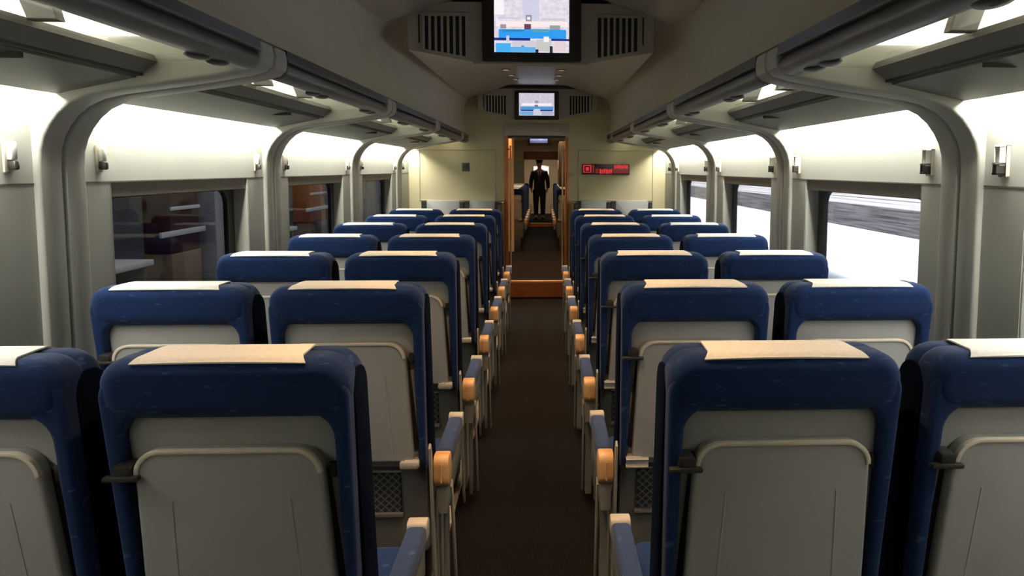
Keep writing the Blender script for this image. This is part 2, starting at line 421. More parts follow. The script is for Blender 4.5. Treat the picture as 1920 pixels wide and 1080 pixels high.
# ------------------------------------------------------------------ luggage racks, one per bay and side
BAYN = ['behind the camera', 'nearest the camera', 'second from the camera', 'third from the camera', 'fourth from the camera', 'by the end wall']
RAIL = []
for k in range(28):
    a = 2 * PI * k / 28
    u, v = .053 * math.cos(a), .035 * math.sin(a)
    RAIL.append((.808 + u * math.cos(.30) - v * math.sin(.30), 1.764 + u * math.sin(.30) + v * math.cos(.30)))
for s, nm in ((-1, 'left'), (1, 'right')):
    for i, (y0, y1) in enumerate(BAYS):
        L = y1 - y0
        t = thing('luggage_rack', 'overhead luggage rack with dark grey rail, %s side, %s' % (nm, BAYN[i]), 'luggage rack', (0, y0, 0), 'luggage racks along both walls')
        b = B(); add_prism(b, mir([(1.110, 1.703), (1.335, 1.656), (1.342, 1.664), (1.335, 1.674), (1.110, 1.728)], s), 'y', .002, L - .002)
        obj('outer_panel', b, 'rackgrey', t)
        b = B(); add_prism(b, mir([(1.046, 1.748), (1.094, 1.712), (1.10, 1.722), (1.056, 1.768)], s), 'y', .002, L - .002)
        obj('inner_panel', b, 'rackgrey', t)
        b = B(); add_box(b, s * 1.088, s * 1.118, .003, L - .003, 1.7085, 1.722)
        obj('slot', b, 'slot', t)
        b = B(); add_box(b, s * .80, s * 1.052, .004, L - .004, 1.752, 1.760)
        obj('glass_shelf', b, 'shelf', t)
        b = B(); add_prism(b, mir(RAIL, s), 'y', .001, L - .001, .012, 3)
        rl = obj('rail', b, 'railgrey', t)
        b = B(); add_prism(b, mir([(.7535, 1.790), (.7535, 1.783), (.770, 1.783), (.770, 1.790)], s), 'y', .004, L - .004)
        obj('edge_bead', b, 'rackgrey', rl)
        b = B(); add_prism(b, mir([(.7572, 1.788), (.7572, 1.8183), (.80, 1.8183), (.80, 1.788)], s), 'y', .004, L - .004)
        obj('shadow_gap', b, 'black', rl)  # black strip paints the shade in the gap above the rail
        for yy in ((.50, L - .22) if L > 1 else ()):
            b = B()
            for d in (-.055, .055): add_ball(b, (s * .812, yy + d, 1.729), .028, .050, .012)
            rd = obj('reading_light', b, 'black', t)
        for yy in ((.52, 1.02) if L > 1 else ()):
            b = B(); add_prism(b, mir([(.985, 1.762), (1.05, 1.762), (1.075, 1.83), (1.13, 1.90), (1.22, 1.98), (1.17, 2.00), (1.07, 1.93), (1.01, 1.85)], s), 'y', yy - .015, yy + .015, .003, 1)
            obj('bracket', b, 'rackgrey', t)
        if L > 1:
            b = B(); add_box(b, s * 1.095, s * 1.175, L - .50, L - .492, 1.688, 1.70, .001, 1)
            obj('panel_clip', b, 'slot', t)
            b = B(); add_box(b, s * 1.375, s * 1.405, .05, L - .05, 1.735, 1.745)
            obj('strip_lamp', b, 'tubelamp', t)

# ------------------------------------------------------------------ coat hooks beside each arch
hk = None
HOOKS = []
for s, nm in ((-1, 'left'), (1, 'right')):
    for i, (a0, a1) in enumerate(ARCHES):
        for y, side in ((a0 - .105, 'camera side'), (a1 + .095, 'far side')):
            if y < 1 or y > 8: continue
            HOOKS.append((s, nm, y, i, side))
def build_hook(s):
    t = thing('coat_hook', '', 'coat hook')
    b = B(); add_box(b, 0, -s * .008, -.018, .018, -.050, .040, .003)
    obj('plate', b, 'cream', t)
    b = B(); add_box(b, -s * .006, -s * .022, -.010, .016, -.015, .036, .005)
    obj('body', b, 'liner', t)
    b = B(); add_box(b, -s * .006, -s * .030, -.010, .010, -.042, -.016, .005)
    obj('hook', b, 'darkmet', t)
    return t
PN = ['', 'first', 'second', 'third', 'last']
hproto = {}
for s, nm, y, i, side in HOOKS:
    if s not in hproto: t = hproto[s] = build_hook(s)
    else: t = copy_tree(hproto[s])
    t.location = (s * WP, y, ZC + .035)
    tag(t, 'white coat hook, %s wall, on the %s of the %s pillar' % (nm, side, PN[i]), 'coat hook', 'coat hooks beside the pillars')

# ------------------------------------------------------------------ ceiling wedges, monitors and vents
def wedge(F, Bk, idx, label, end=None):
    zc0, zc1 = ZC + .552, ZC + .895
    f = (1.0 if end is None else end)
    def lerp(a, c): return a + (c - a) * f
    fr = [(-.635, ZC + .61), (-.30, zc0), (.30, zc0), (.635, ZC + .61)]
    bk = [(-lerp(.635, .765), lerp(ZC + .61, ZC + .745)), (-.30, lerp(zc0, zc1)), (.30, lerp(zc0, zc1)), (lerp(.635, .765), lerp(ZC + .61, ZC + .745))]
    tp0 = [(-.60, 2.30), (.60, 2.30)]
    b = B(); t = bmesh.new()
    ringf = [t.verts.new((x, F, z)) for x, z in fr] + [t.verts.new((.64, F, 2.30)), t.verts.new((-.64, F, 2.30))]
    ringb = [t.verts.new((x, Bk, z)) for x, z in bk] + [t.verts.new((bk[3][0], Bk, 2.36)), t.verts.new((bk[0][0], Bk, 2.36))]
    t.faces.new(ringf); t.faces.new(ringb)
    for j in range(6): t.faces.new((ringf[j], ringf[(j + 1) % 6], ringb[(j + 1) % 6], ringb[j]))
    bmesh.ops.recalc_face_normals(t, faces=t.faces); merge(b, t)
    # lip under the monitor and panel seams
    add_box(b, -.30, .30, F - .004, F + .05, zc0 - .012, zc0 + .004, .004, 1)
    o = obj('trim_%d' % idx, b, 'wedge', ang=12)
    tag(o, label, 'ceiling housing', None, 'structure')
wedge(-.20, 3.95, 21, 'beige ceiling housing passing overhead at the top edge of the photo')
wedge(3.95, 8.10, 22, 'beige ceiling housing sloping up behind the nearest monitor')
wedge(8.10, 8.27, 23, 'beige ceiling housing above the end door', .04)

def monitor(loc, scr, label, w=.255, z0=-.005, z1=.335, sw=.192):
    t = thing('ceiling_monitor', label, 'monitor', loc, 'ceiling monitors over the aisle')
    b = B(); add_prism(b, rrect(-w, w, z0, z1, .012, .012), 'y', -.030, .0, .006, 2)
    obj('bezel', b, 'black', t)
    b = B(); add_box(b, -sw, sw, -.033, -.029, z0 + .045, z1 - .025)
    obj('screen', b, scr, t)
    return t
monitor((0, 3.95, ZC + .558), 'screen1', 'large lit ceiling monitor with black frame nearest the camera')
monitor((-.012, 8.10, ZC + .530), 'screen2', 'lit ceiling monitor above the end door', .236, -.005, .302, .188)

def vent(s, F, label, x0=.335, x1=.555, top=2.232):
    t = thing('air_vent', label, 'air vent', (0, F, 0), 'air vents beside the monitors')
    def zb(x): return ZC + .552 + (x - .30) / .335 * .058 + .020
    b = B(); add_prism(b, mir([(x0, zb(x0)), (x1, zb(x1)), (x1, top), (x0, top)], s), 'y', -.003, .003)
    obj('grille', b, 'slot', t)
    b = B(); n = 7
    for k in range(n + 1):
        x = x0 + (x1 - x0) * k / n; hw = .0065
        add_prism(b, mir([(x - hw, zb(x) - .004), (x + hw, zb(x) - .004), (x + hw, top + .006), (x - hw, top + .006)], s), 'y', -.011, -.001, .002, 1)
    add_box(b, s * (x0 - .008), s * (x1 + .008), -.008, -.001, top - .004, top + .012, .002, 1)
    obj('slats', b, 'wedge', t)
    b = B(); add_box(b, s * (x1 + .020), s * (x1 + .027), -.004, 0, zb(x1) + .03, top)
    obj('panel_seam', b, 'slot', t)
vent(-1, 3.95, 'slatted air vent left of the nearest monitor')
vent(1, 3.95, 'slatted air vent right of the nearest monitor')
vent(-1, 8.10, 'slatted air vent left of the monitor above the end door')
vent(1, 8.10, 'slatted air vent right of the monitor above the end door')

# small warm downlights, added on the housings to light the seat tops
DL = [(1.42 + .81 * k - (.16 if k == 3 else 0), 'over the %s row' % w_) for k, w_ in enumerate(('first', 'second', 'third', 'fourth', 'fifth', 'sixth', 'last'))]
def wedge_z(y):
    F = 3.95 if y > 3.95 else -.20
    return ZC + .552 + (y - F) / 4.15 * .343
for y, ds in DL:
    for s, nm in ((-1, 'left'), (1, 'right')):
        t = thing('added_downlight_fitting', 'added small round ceiling lamp %s, %s of the aisle centre' % (ds, nm), 'ceiling lamp', (s * .17, y, wedge_z(y)), 'added downlights over the aisle')
        b = B(); add_cyl(b, (0, 0, .012), (0, 0, -.006), .030, .026); obj('housing', b, 'darkmet', t)
        b = B(); add_cyl(b, (0, 0, -.004), (0, 0, -.0075), .020); obj('lens', b, 'bulb', t)

# ------------------------------------------------------------------ end wall, door, step
b = B()
DX0, DX1, DZ = -.335, .300, ZC + .335
add_box(b, -1.46, DX0 - .03, 8.27, 8.33, 0, 2.36); add_box(b, DX1 + .03, 1.46, 8.27, 8.33, 0, 2.36)
add_box(b, DX0 - .03, DX1 + .03, 8.27, 8.33, DZ + .02, 2.36)
structure('wall_end', b, 'endwall', 'yellowish cream end wall around the open door', 'wall')
b = B()
for x0, x1, z0, z1 in ((-1.30, -.46, 1.095, 1.66), (.44, 1.28, 1.095, 1.66)):
    for (a0, a1, c0, c1) in ((x0, x1, z0, z0 + .012), (x0, x1, z1 - .012, z1), (x0, x0 + .012, z0, z1), (x1 - .012, x1, z0, z1)):
        add_box(b, a0, a1, 8.262, 8.272, c0, c1, .003, 1)
structure('trim_24', b, 'cream', 'thin panel mouldings on the end wall', 'moulding')
t = thing('door_1', 'open doorway with orange-brown jambs at the end of the aisle', 'doorway', ((DX0 + DX1) / 2, 8.27, 0)); t['kind'] = 'structure'
hw = (DX1 - DX0) / 2
for s, nm in ((-1, 'l'), (1, 'r')):
    b = B(); add_box(b, s * (hw - .002), s * (hw + .032), -.010, .062, .0, DZ + .02, .004); obj('jamb', b, 'jamb', t)
b = B(); add_box(b, -hw, hw, -.008, .07, DZ, DZ + .03, .004); obj('lintel', b, 'darkmet', t)
b = B(); add_box(b, -hw - .04, hw + .04, -.014, .0, DZ + .03, ZC + .50, .004); obj('header_panel', b, 'wedge', t)

for s, nm in ((-1, 'left'), (1, 'right')):
    x = -.300 if s < 0 else .268
    t = thing('handrail', 'upright metal handrail on the %s side of the end door' % nm, 'handrail', (x, 8.20, 0), 'door handrails')
    b = B(); add_cyl(b, (0, 0, .30), (0, 0, 1.70), .0095, None, 14); obj('bar', b, 'nosing', t)  # warm glow on the steel bar is put into its orange colour
    for z in (.34, 1.66):
        b = B(); add_cyl(b, (0, 0, z), (s * .055, .075, z), .007, None, 10); obj('standoff', b, 'steel', t)
    t = thing('draught_screen', 'low dark red screen beside the end door, %s of the aisle' % nm, 'screen', (s * .392, 8.0, 0), 'draught screens')
    b = B(); add_box(b, -.022, .022, -.20, .26, 0, 1.085, .006); obj('panel', b, 'maroon', t)
    b = B(); add_box(b, -.026, .026, -.205, .262, 1.085, 1.098, .004); obj('cap_rail', b, 'darkmet', t)

# pale fold-down tables on the lower end wall
for s, nm in ((-1, 'left'), (1, 'right')):
    for x0, x1, wh in ((.475, .755, 'nearer the door'), (.86, 1.22, 'nearer the window')):
        t = thing('folding_table', 'pale grey folded wall table on the end wall, %s of the door, %s' % (nm, wh), 'table', (s * (x0 + x1) / 2, 8.27, .96), 'folded tables on the end wall')
        hwid = (x1 - x0) / 2
        b = B(); add_prism(b, rrect(-hwid, hwid, -.28, .14, .015, .015), 'y', -.035, 0, .006); obj('leaf', b, 'palegrey', t)
        for q in (-1, 1):
            b = B(); add_box(b, q * (hwid + .006), q * (hwid + .046), -.05, 0, .02, .125, .006); obj('bracket', b, 'recess', t)

# notices on the end wall
t = thing('wall_notice', 'small square dark notice on the end wall left of the door', 'sign', (-.79, 8.27, ZC + .022), None)
b = B(); add_box(b, -.043, .043, -.008, 0, -.047, .047, .003); obj('plate', b, 'rackgrey', t)
b = B(); add_box(b, -.030, .030, -.010, -.007, -.022, .034); add_box(b, -.030, .030, -.010, -.007, -.040, -.030); obj('print', b, 'recess', t)

t = thing('led_display', 'red lit dot-matrix display on the end wall right of the door', 'display', (.747, 8.27, ZC - .002), None)
b = B(); add_box(b, -.262, .262, -.030, 0, -.056, .060, .004); obj('housing', b, 'ledbox', t)
b = B()                                   # pictogram frame and rows of short strokes
for (x0, x1, z0, z1) in ((-.250, -.160, -.034, -.024), (-.250, -.160, .040, .050), (-.250, -.238, -.034, .050), (-.172, -.160, -.034, .050), (-.222, -.188, -.012, .028)):
    add_box(b, x0, x1, -.0325, -.029, z0, z1)
for k, (za, zb) in enumerate(((-.046, .006), (-.046, .000), (-.040, .008), (-.046, .006), (-.046, .002), (-.040, .006))):
    add_box(b, -.070 + .024 * k, -.052 + .024 * k, -.0325, -.029, za, zb)
for k, (za, zb) in enumerate(((.010, .050), (.014, .052), (.010, .052), (.010, .046), (.014, .052), (.010, .050))):
    add_box(b, .092 + .026 * k, .113 + .026 * k, -.0325, -.029, za, zb)
obj('lit_field', b, 'ledred', t)
b = B(); add_box(b, -.146, -.132, -.0325, -.029, -.034, .045); add_box(b, -.115, -.080, -.0325, -.029, -.040, .010); add_box(b, .08, .245, -.0325, -.029, -.040, .002); obj('dim_field', b, 'leddim', t)


# raised floor past the door, with an orange riser
b = B(); add_box(b, -.70, .70, 8.352, 11.4, -.1, .188)
add_prism(b, [(11.4, -.1), (12.2, -.1), (12.2, 0), (11.4, .188)], 'x', -.70, .70)
structure('floor_vestibule', b, 'carpet', 'dark carpet on the raised floor beyond the end door', 'floor')
t = thing('floor_step', 'orange step riser at the end of the aisle carpet', 'step', (0, 8.35, 0))
b = B(); add_box(b, -.335, .300, -.010, .002, .008, .170); obj('riser', b, 'riser', t)
b = B(); add_box(b, -.335, .300, -.016, .05, .170, .192, .004); obj('nosing', b, 'nosing', t)

# vestibule
for s, nm in ((-1, 'left'), (1, 'right')):
    b = B(); add_box(b, s * .62, s * .70, 8.33, 12.2, 0, 2.2)
    structure('wall_vestibule_' + nm, b, 'vest', 'beige wall of the passage beyond the end door, on the %s' % nm, 'wall')
b = B(); add_box(b, -.70, .70, 8.33, 12.2, 2.14, 2.2)
structure('ceiling_vestibule', b, 'ceil', 'ceiling of the passage beyond the end door', 'ceiling')
t = thing('wall_cabinet', 'dark wall cabinet in the passage on the right, beyond the end door', 'cabinet', (.43, 9.9, 1.22))
b = B(); add_box(b, -.165, .185, -.30, .30, 0, .58, .006); obj('body', b, 'door_dark', t)
b = B(); add_box(b, -.174, -.165, -.28, .28, .02, .56, .004); d = obj('door', b, 'door_dark', t)
b = B(); add_box(b, -.186, -.174, -.24, -.21, .22, .34, .003); obj('handle', b, 'steel', d)
t = thing('equipment_cabinet', 'pale green cabinet in the passage on the left', 'cabinet', (-.520, 9.9, .19))
b = B(); add_box(b, -.075, .075, -.5, .5, 0, 1.36, .006); obj('body', b, 'palegreen', t)
for y in (-.26, .26):
    b = B(); add_box(b, .073, .080, y - .22, y + .22, .08, 1.28, .004); obj('door', b, 'palegreen', t)
t = thing('wall_locker', 'brown overhead locker in the passage on the left', 'locker', (-.50, 9.9, 1.58))
b = B(); add_box(b, -.10, .13, -.5, .5, 0, .30, .006); obj('body', b, 'brownpan', t)
b = B(); add_box(b, .131, .140, -.02, .02, .10, .14, .003); obj('latch', b, 'steel', t)

# next carriage
b = B(); add_box(b, -1.5, 1.5, 12.2, 18.8, -.1, 0)
structure('floor_next', b, 'carpet', 'dark carpeted floor of the next carriage', 'floor')
b = B()
for s in (-1, 1): add_box(b, s * .42, s * 1.5, 12.14, 12.2, 0, 2.4)
add_box(b, -.42, .42, 12.14, 12.2, 1.93, 2.4)
structure('wall_next', b, 'vest', 'partition at the entrance of the next carriage', 'wall')
for s, nm in ((-1, 'left'), (1, 'right')):
    b = B(); add_box(b, s * 1.42, s * 1.5, 12.2, 23, 0, 2.2)
    structure('wall_next_' + nm, b, 'wall', 'cream side wall of the next carriage on the %s' % nm, 'wall')
b = B(); add_box(b, -1.5, 1.5, 12.2, 23, 2.12, 2.2)
structure('ceiling_next', b, 'ceil', 'ceiling of the next carriage', 'ceiling')
b = B(); add_box(b, -1.5, 1.5, 18.82, 23, -.1, .09)
structure('floor_far', b, 'carpet', 'raised floor where the attendant stands', 'floor')
t = thing('floor_step', 'distant orange step below the standing attendant', 'step', (-.06, 18.81, 0))
b = B(); add_box(b, -.36, .36, -.01, .005, .0, .075); obj('riser', b, 'riser', t)
b = B(); add_box(b, -.36, .36, -.016, .05, .075, .094, .004); obj('nosing', b, 'nosing', t)
b = B()
for s in (-1, 1): add_box(b, s * .42, s * 1.45, 18.86, 18.92, .0, 2.12)
add_box(b, -.42, .42, 18.86, 18.92, 1.90, 2.12)
structure('wall_far_partition', b, 'endwall', 'cream partition behind the seats of the next carriage', 'wall')
t = thing('header_board', 'brown wooden board over the far opening above the attendant', 'board', (0, 18.86, 1.69))
b = B(); add_box(b, -.44, .44, -.03, 0, 0, .20, .004); obj('board', b, 'brownpan', t)
b = B(); add_box(b, -.445, .445, -.036, 0, -.012, .004, .003); obj('edge_strip', b, 'cream', t)
t = thing('notice_board', 'pale green notice board on the far partition left of the attendant', 'board', (-.56, 18.86, .95))
b = B(); add_box(b, -.12, .12, -.02, 0, 0, .70, .004); obj('frame', b, 'cream', t)
b = B(); add_box(b, -.10, .10, -.024, -.018, .02, .68); obj('panel', b, 'palegreen', t)
b = B(); add_box(b, -1.5, 1.5, 22.9, 23.0, 0, 2.2)
structure('wall_far', b, 'vest', 'far end wall behind the attendant', 'wall')
t = thing('end_window', 'bright lit window on the far wall behind the attendant', 'window', (-.02, 22.9, 1.38))
b = B(); add_box(b, -.26, .26, -.02, 0, -.18, .18, .004); obj('frame', b, 'steel', t)
b = B(); add_box(b, -.22, .24, -.026, -.018, -.15, .15); obj('pane', b, 'winlit', t)
monitor((-.015, 12.08, ZC + .375), 'screen3', 'small distant blue monitor seen through the end door', .185, 0, .19, .140)

# ------------------------------------------------------------------ seats
def lean(z): return (1.06 - z) * .14
def build_seat(a):
    """a = +1: aisle side is +x, -1: aisle side is -x, 0: window seat"""
    t = D.objects.new('train_seat', None); COL.objects.link(t); t.empty_display_size = .1
    t['category'] = 'seat'
    # upholstered back with a bolster that wraps round the shell
    b = B()
    add_prism(b, rrect(-.216, .216, .40, 1.110, .050, .045, 7, -.205, .205), 'y', .032, .112, .032, 6, lean)
    hwo = .2165; ih = .186
    out = rrect(-hwo, hwo, .545, 1.085, .045, 0, 8, -.210, .210)
    # horseshoe: outer outline then inner cut from below
    horse = [(-.206, .55)]
    horse = []
    no = out[:]                                   # starts bottom-left, bottom-right, then up
    horse.append(no[1]); horse += no[2:]; horse.append(no[0])
    inn = rrect(-ih, ih, .545, 1.012, .050, 0, 8, -.190, .190)
    ii = [inn[0]] + list(reversed(inn[2:])) + [inn[1]]
    add_prism(b, horse + ii, 'y', -.032, .06, .0135, 5, lean)
    add_prism(b, rrect(-.2172, .2172, 1.000, 1.113, .052, .045, 8), 'y', -.037, .062, .032, 7, lean)
    obj('backrest', b, 'blue', t)
    for s in (-1, 1):
        b = B()
        add_prism(b, rrect(.006, .102, .46, 1.078, .045, .02, 6), 'x', s * .2115, s * .2195, .003, 2, lean)
        obj('side_panel', b, 'navy', t)
    # shell, folded table with latch and hinges
    b = B(); add_prism(b, rrect(-.187, .187, .545, 1.014, .050, .01, 8, -.192, .192), 'y', -.004, .034, .006, 3, lean)
    obj('back_shell', b, 'shell', t)
    b = B(); add_prism(b, rrect(-.170, .170, .60, .915, .04, .01, 6, -.1875, .1875), 'y', -.0065, 0, .001, 1, lean)
    obj('table_recess', b, 'recess', t)
    b = B(); add_prism(b, rrect(-.164, .164, .575, .947, .046, .012, 8, -.176, .176), 'y', -.040, -.006, .007, 4, lean)
    for s in (-1, 1):                            # moulded crease on the table face
        add_prism(b, [(s * .112, .60), (s * .118, .60), (s * .106, .85), (s * .103, .85)], 'y', -.0412, -.037, .0008, 1, lean)
    tb = obj('tray_table', b, 'table', t)
    b = B()  # pale strip paints the top-light highlight onto the table edge
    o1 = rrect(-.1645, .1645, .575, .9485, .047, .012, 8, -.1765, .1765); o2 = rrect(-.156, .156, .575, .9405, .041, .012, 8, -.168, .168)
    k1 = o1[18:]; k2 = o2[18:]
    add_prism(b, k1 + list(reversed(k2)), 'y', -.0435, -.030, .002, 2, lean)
    tag(obj('highlight_rim', b, 'highlight_rim', tb), 'painted highlight along the top edge of the table')
    b = B(); add_box(b, -.214, -.152, -.056, -.038, .893, .903, .004, 2, lean); add_box(b, -.196, -.166, -.050, -.004, .898, .922, .004, 2, lean)
    obj('latch', b, 'darkmet', tb)
    b = B(); add_box(b, .170, .184, -.016, -.004, .880, .910, .003, 2, lean); obj('catch', b, 'recess', tb)
    for s in (-1, 1):
        b = B(); add_box(b, s * .135, s * .190, -.054, -.004, .556, .580, .006, 2, lean); add_cyl(b, (s * .150, lean(.57) - .040, .572), (s * .192, lean(.57) - .040, .572), .012, None, 14)
        obj('hinge', b, 'cream', tb)
    # lower back with net pocket
    b = B(); add_prism(b, rrect(-.206, .206, .24, .575, .01, .03, 4), 'y', .012, .06, .008, 2, lean)
    lp = obj('lower_panel', b, 'lower', t)
    b = B()
    px0, px1 = -.155, .125
    add_prism(b, rrect(px0, px1, .385, .525, .008, .008, 3), 'y', .0065, .013, .002, 1, lean)
    pk = obj('net_pocket', b, 'net', t)
    b = B(); add_box(b, px0 - .006, px1 + .004, -.004, .012, .374, .388, .004, 2, lean); add_box(b, px0 - .006, px1 + .004, .0, .012, .524, .532, .003, 2, lean)
    obj('pocket_bar', b, 'steel', pk)
    # cushion and base
    b = B(); add_prism(b, rrect(-.212, .212, .31, .445, .04, .02, 6), 'y', .14, .60, .035, 4)
    obj('cushion', b, 'blue', t)
    b = B(); add_prism(b, [(.10, .0), (.46, .0), (.50, .06), (.56, .31), (.14, .31), (.08, .20)], 'x', -.17, .17, .015, 2)
    obj('base', b, 'base', t)
    b = B(); add_cyl(b, (-.16, .075, .205), (.16, .075, .205), .018); 
    fr = obj('footrest', b, 'base', t)
    b = B(); add_box(b, -.155, -.115, .045, .10, .185, .23, .008); add_box(b, .115, .155, .045, .10, .185, .23, .008)
    obj('footrest_end', b, 'steel', fr)
    # armrests
    def arm(xc, hw, frame):
        b = B(); add_box(b, xc - hw, xc + hw, .115, .430, .528, .580, .012, 3)
        ar = obj('armrest', b, 'armblue', t)
        b = B(); add_prism(b, rrect(.045, .120, .480, .582, .028, .035, 6), 'x', xc - hw, xc + hw, .006, 2)
        add_box(b, xc - hw * .12, xc + hw * .12, .042, .06, .50, .56, .002, 1)
        obj('hinge_block', b, 'tan', ar)
        b = B(); add_prism(b, rrect(.425, .470, .535, .586, .015, .015, 4), 'x', xc - hw - .001, xc + hw + .001, .004, 2)
        obj('end_cap', b, 'cream', ar)
        b = B(); add_prism(b, [(.06, .40), (.44, .45), (.44, .535), (.06, .535)], 'x', xc - hw * .75, xc + hw * .75, .006, 2)
        obj('arm_bracket', b, 'lower', ar)
    if a:
        arm(a * .253, .024, True); arm(-a * .244, .021, False)
        b = B()
        xo = a * .2245
        add_prism(b, [(.012, .62), (.028, .632), (.046, .60), (.125, .12), (.15, .03), (.125, .03), (.09, .10)], 'x', xo - .004, xo + .004, .003, 2)
        add_prism(b, [(.12, .42), (.40, .42), (.38, .07), (.18, .07)], 'x', xo - .004, xo + .004, .002, 1)
        xi = a * .272
        add_prism(b, [(.125, .455), (.150, .47), (.165, .43), (.25, .07), (.27, .03), (.24, .03)], 'x', xi - .004, xi + .004, .003, 2)
        sf = obj('side_frame', b, 'frame', t)
        b = B(); add_box(b, a * .243, a * .258, .16, .20, .05, .42, .005, 2); obj('bracket_leg', b, 'lower', sf)
    # headrest cloth draped over the top
    b = B()
    prof = [(-.006 - .0345 * math.cos(a), 1.082 + .0345 * math.sin(a)) for a in (.80, .92, 1.05, 1.2, 1.38, 1.571)] + [(.05, 1.1165), (.080, 1.1150), (.102, 1.1075), (.1150, 1.090), (.1165, .93)]
    t2 = bmesh.new(); NX = 16; rows = []
    for j, (py, pz) in enumerate(prof):
        hwid = .151 - .0022 * j
        row = []
        for k in range(NX + 1):
            u = -1 + 2 * k / NX
            z = pz
            if j == 0: z = pz + .003 * (1 - u * u)
            row.append(t2.verts.new((u * hwid - .004, py + lean(z), z)))
        rows.append(row)
    for j in range(len(rows) - 1):
        for k in range(NX): t2.faces.new((rows[j][k], rows[j][k + 1], rows[j + 1][k + 1], rows[j + 1][k]))
    bmesh.ops.recalc_face_normals(t2, faces=t2.faces)
    bmesh.ops.solidify(t2, geom=list(t2.faces), thickness=.003)
    merge(b, t2)
    obj('headrest_cloth', b, 'cloth', t, ang=60)
    return t

ROWN = ['row nearest the camera', 'second row from the camera', 'third row from the camera', 'fourth row from the camera', 'fifth row from the camera', 'sixth row from the camera', 'last row before the end wall']
PITCH, R1 = .81, 1.337
XA, XW = .5025, .992
protos = {}
def place_seat(kind, x, y, label, group, only=None):
    if kind not in protos: t = protos[kind] = build_seat(kind)
    else: t = copy_tree(protos[kind], None, only)
    t.location = (x, y, 0)
    t.name = 'train_seat'
    tag(t, label, 'seat', group)
    return t
for r in range(7):
    y = R1 + PITCH * r
    for side, nm in ((-1, 'left'), (1, 'right')):
        place_seat(-side, side * XA, y, 'blue and grey aisle seat %s of the carpet, %s' % (nm, ROWN[r]), 'aisle seats of the carriage')
        place_seat(0, side * XW, y, 'blue and grey window seat by the %s wall, %s' % (nm, ROWN[r]), 'window seats of the carriage')
KEEP = ('backrest', 'back_shell', 'tray_table', 'headrest_cloth', 'cushion', 'base', 'lower_panel', 'armrest')
FAR = ['first', 'second', 'third', 'fourth', 'fifth', 'sixth', 'seventh']
for r in range(7):
    for side, nm in ((-1, 'left'), (1, 'right')):
        place_seat(-side, side * XA, 12.95 + PITCH * r, 'distant seat of the next carriage, %s of its aisle, %s row past the door' % (nm, FAR[r]), 'seats of the next carriage', KEEP)

# ------------------------------------------------------------------ the attendant, far down the train
def skin_mesh(verts, edges, radii, sub=2, root=0):
    me = D.meshes.new('sk'); me.from_pydata(verts, edges, []); o = D.objects.new('sk', me); COL.objects.link(o)
    md = o.modifiers.new('s', 'SKIN'); md.use_smooth_shade = True
    for i, r in enumerate(radii):
        sv = me.skin_vertices[0].data[i]; sv.radius = r if isinstance(r, tuple) else (r, r); sv.use_root = (i == root)
    ss = o.modifiers.new('u', 'SUBSURF'); ss.levels = sub; ss.render_levels = sub
    dg = bpy.context.evaluated_depsgraph_get()
    m2 = D.meshes.new_from_object(o.evaluated_get(dg))
    D.objects.remove(o); D.meshes.remove(me)
    bm = bmesh.new(); bm.from_mesh(m2); D.meshes.remove(m2)
    return bm
PX, PY, PZ = -.05, 20.3, .09
p = thing('person', 'person in a dark uniform, cap and maroon tie standing far down the aisle', 'person', (PX, PY, PZ))
V = [(0, 0, .80), (0, 0, .93), (0, 0.01, 1.08), (0, .01, 1.20), (0, .01, 1.30), (0, .0, 1.37), (0, -.01, 1.42), (0, -.015, 1.49), (0, -.01, 1.535)]
Ed = [(i, i + 1) for i in range(8)]; Rr = [(.14, .095), (.125, .09), (.135, .10), (.145, .10), (.09, .07), (.046, .046), (.062, .07), (.068, .085), (.055, .07)]
def chain(start, pts, rad):
    prev = start
    for q, r in zip(pts, rad):
        V.append(q); Rr.append(r); Ed.append((prev, len(V) - 1)); prev = len(V) - 1
    return prev
for s in (-1, 1):
    chain(0, [(s * .085, 0, .74), (s * .09, -.005, .45), (s * .09, .01, .26), (s * .09, .012, .07), (s * .095, -.09, .035)], [.085, .058, .050, .036, .035])
    h = chain(4, [(s * .155, .01, 1.275), (s * .205, .015, 1.05), (s * .215, -.03, .84), (s * .212, -.04, .79)], [.055, .044, .034, .026])
    for kf, (dx, dz) in enumerate(((-.022, -.085), (-.008, -.10), (.006, -.095), (.018, -.078))):
        chain(h, [(s * .212 + dx * .0, -.04 + dx, .79 + dz * .55), (s * .212 - s * .010, -.045 + dx, .79 + dz)], [.010, .008])
    chain(h, [(s * .212 - s * .018, -.065, .775), (s * .19, -.075, .745)], [.010, .008])
bm = skin_mesh(V, Ed, Rr)
body = obj('body', bm, 'skin', p, ang=180)
# face: nose, ears, eyes, mouth
b = B(); add_ball(b, (0, -.098, 1.475), .012, .018, .022); add_ball(b, (-.068, -.005, 1.475), .010, .018, .028); add_ball(b, (.068, -.005, 1.475), .010, .018, .028)
obj('nose_and_ears', b, 'skin', p)
b = B(); add_ball(b, (-.028, -.088, 1.492), .011, .008, .007); add_ball(b, (.028, -.088, 1.492), .011, .008, .007); obj('eyes', b, 'black', p)
b = B(); add_ball(b, (0, -.090, 1.437), .022, .008, .006); obj('mouth', b, 'maroont', p)
b = B(); add_ball(b, (0, .022, 1.505), .076, .078, .075); obj('hair', b, 'hair', p)
b = B(); add_cyl(b, (0, -.005, 1.525), (0, 0, 1.56), .082, .084, 24); add_cyl(b, (0, 0, 1.56), (0, .01, 1.60), .088, .10, 24); add_ball(b, (0, .01, 1.60), .10, .10, .022)
add_ball(b, (0, -.082, 1.528), .07, .055, .008)
obj('cap', b, 'uniform', p)
Vc = [(0, 0, .68), (0, 0, .80), (0, 0, .95), (0, .01, 1.10), (0, .01, 1.20), (0, .01, 1.29)]
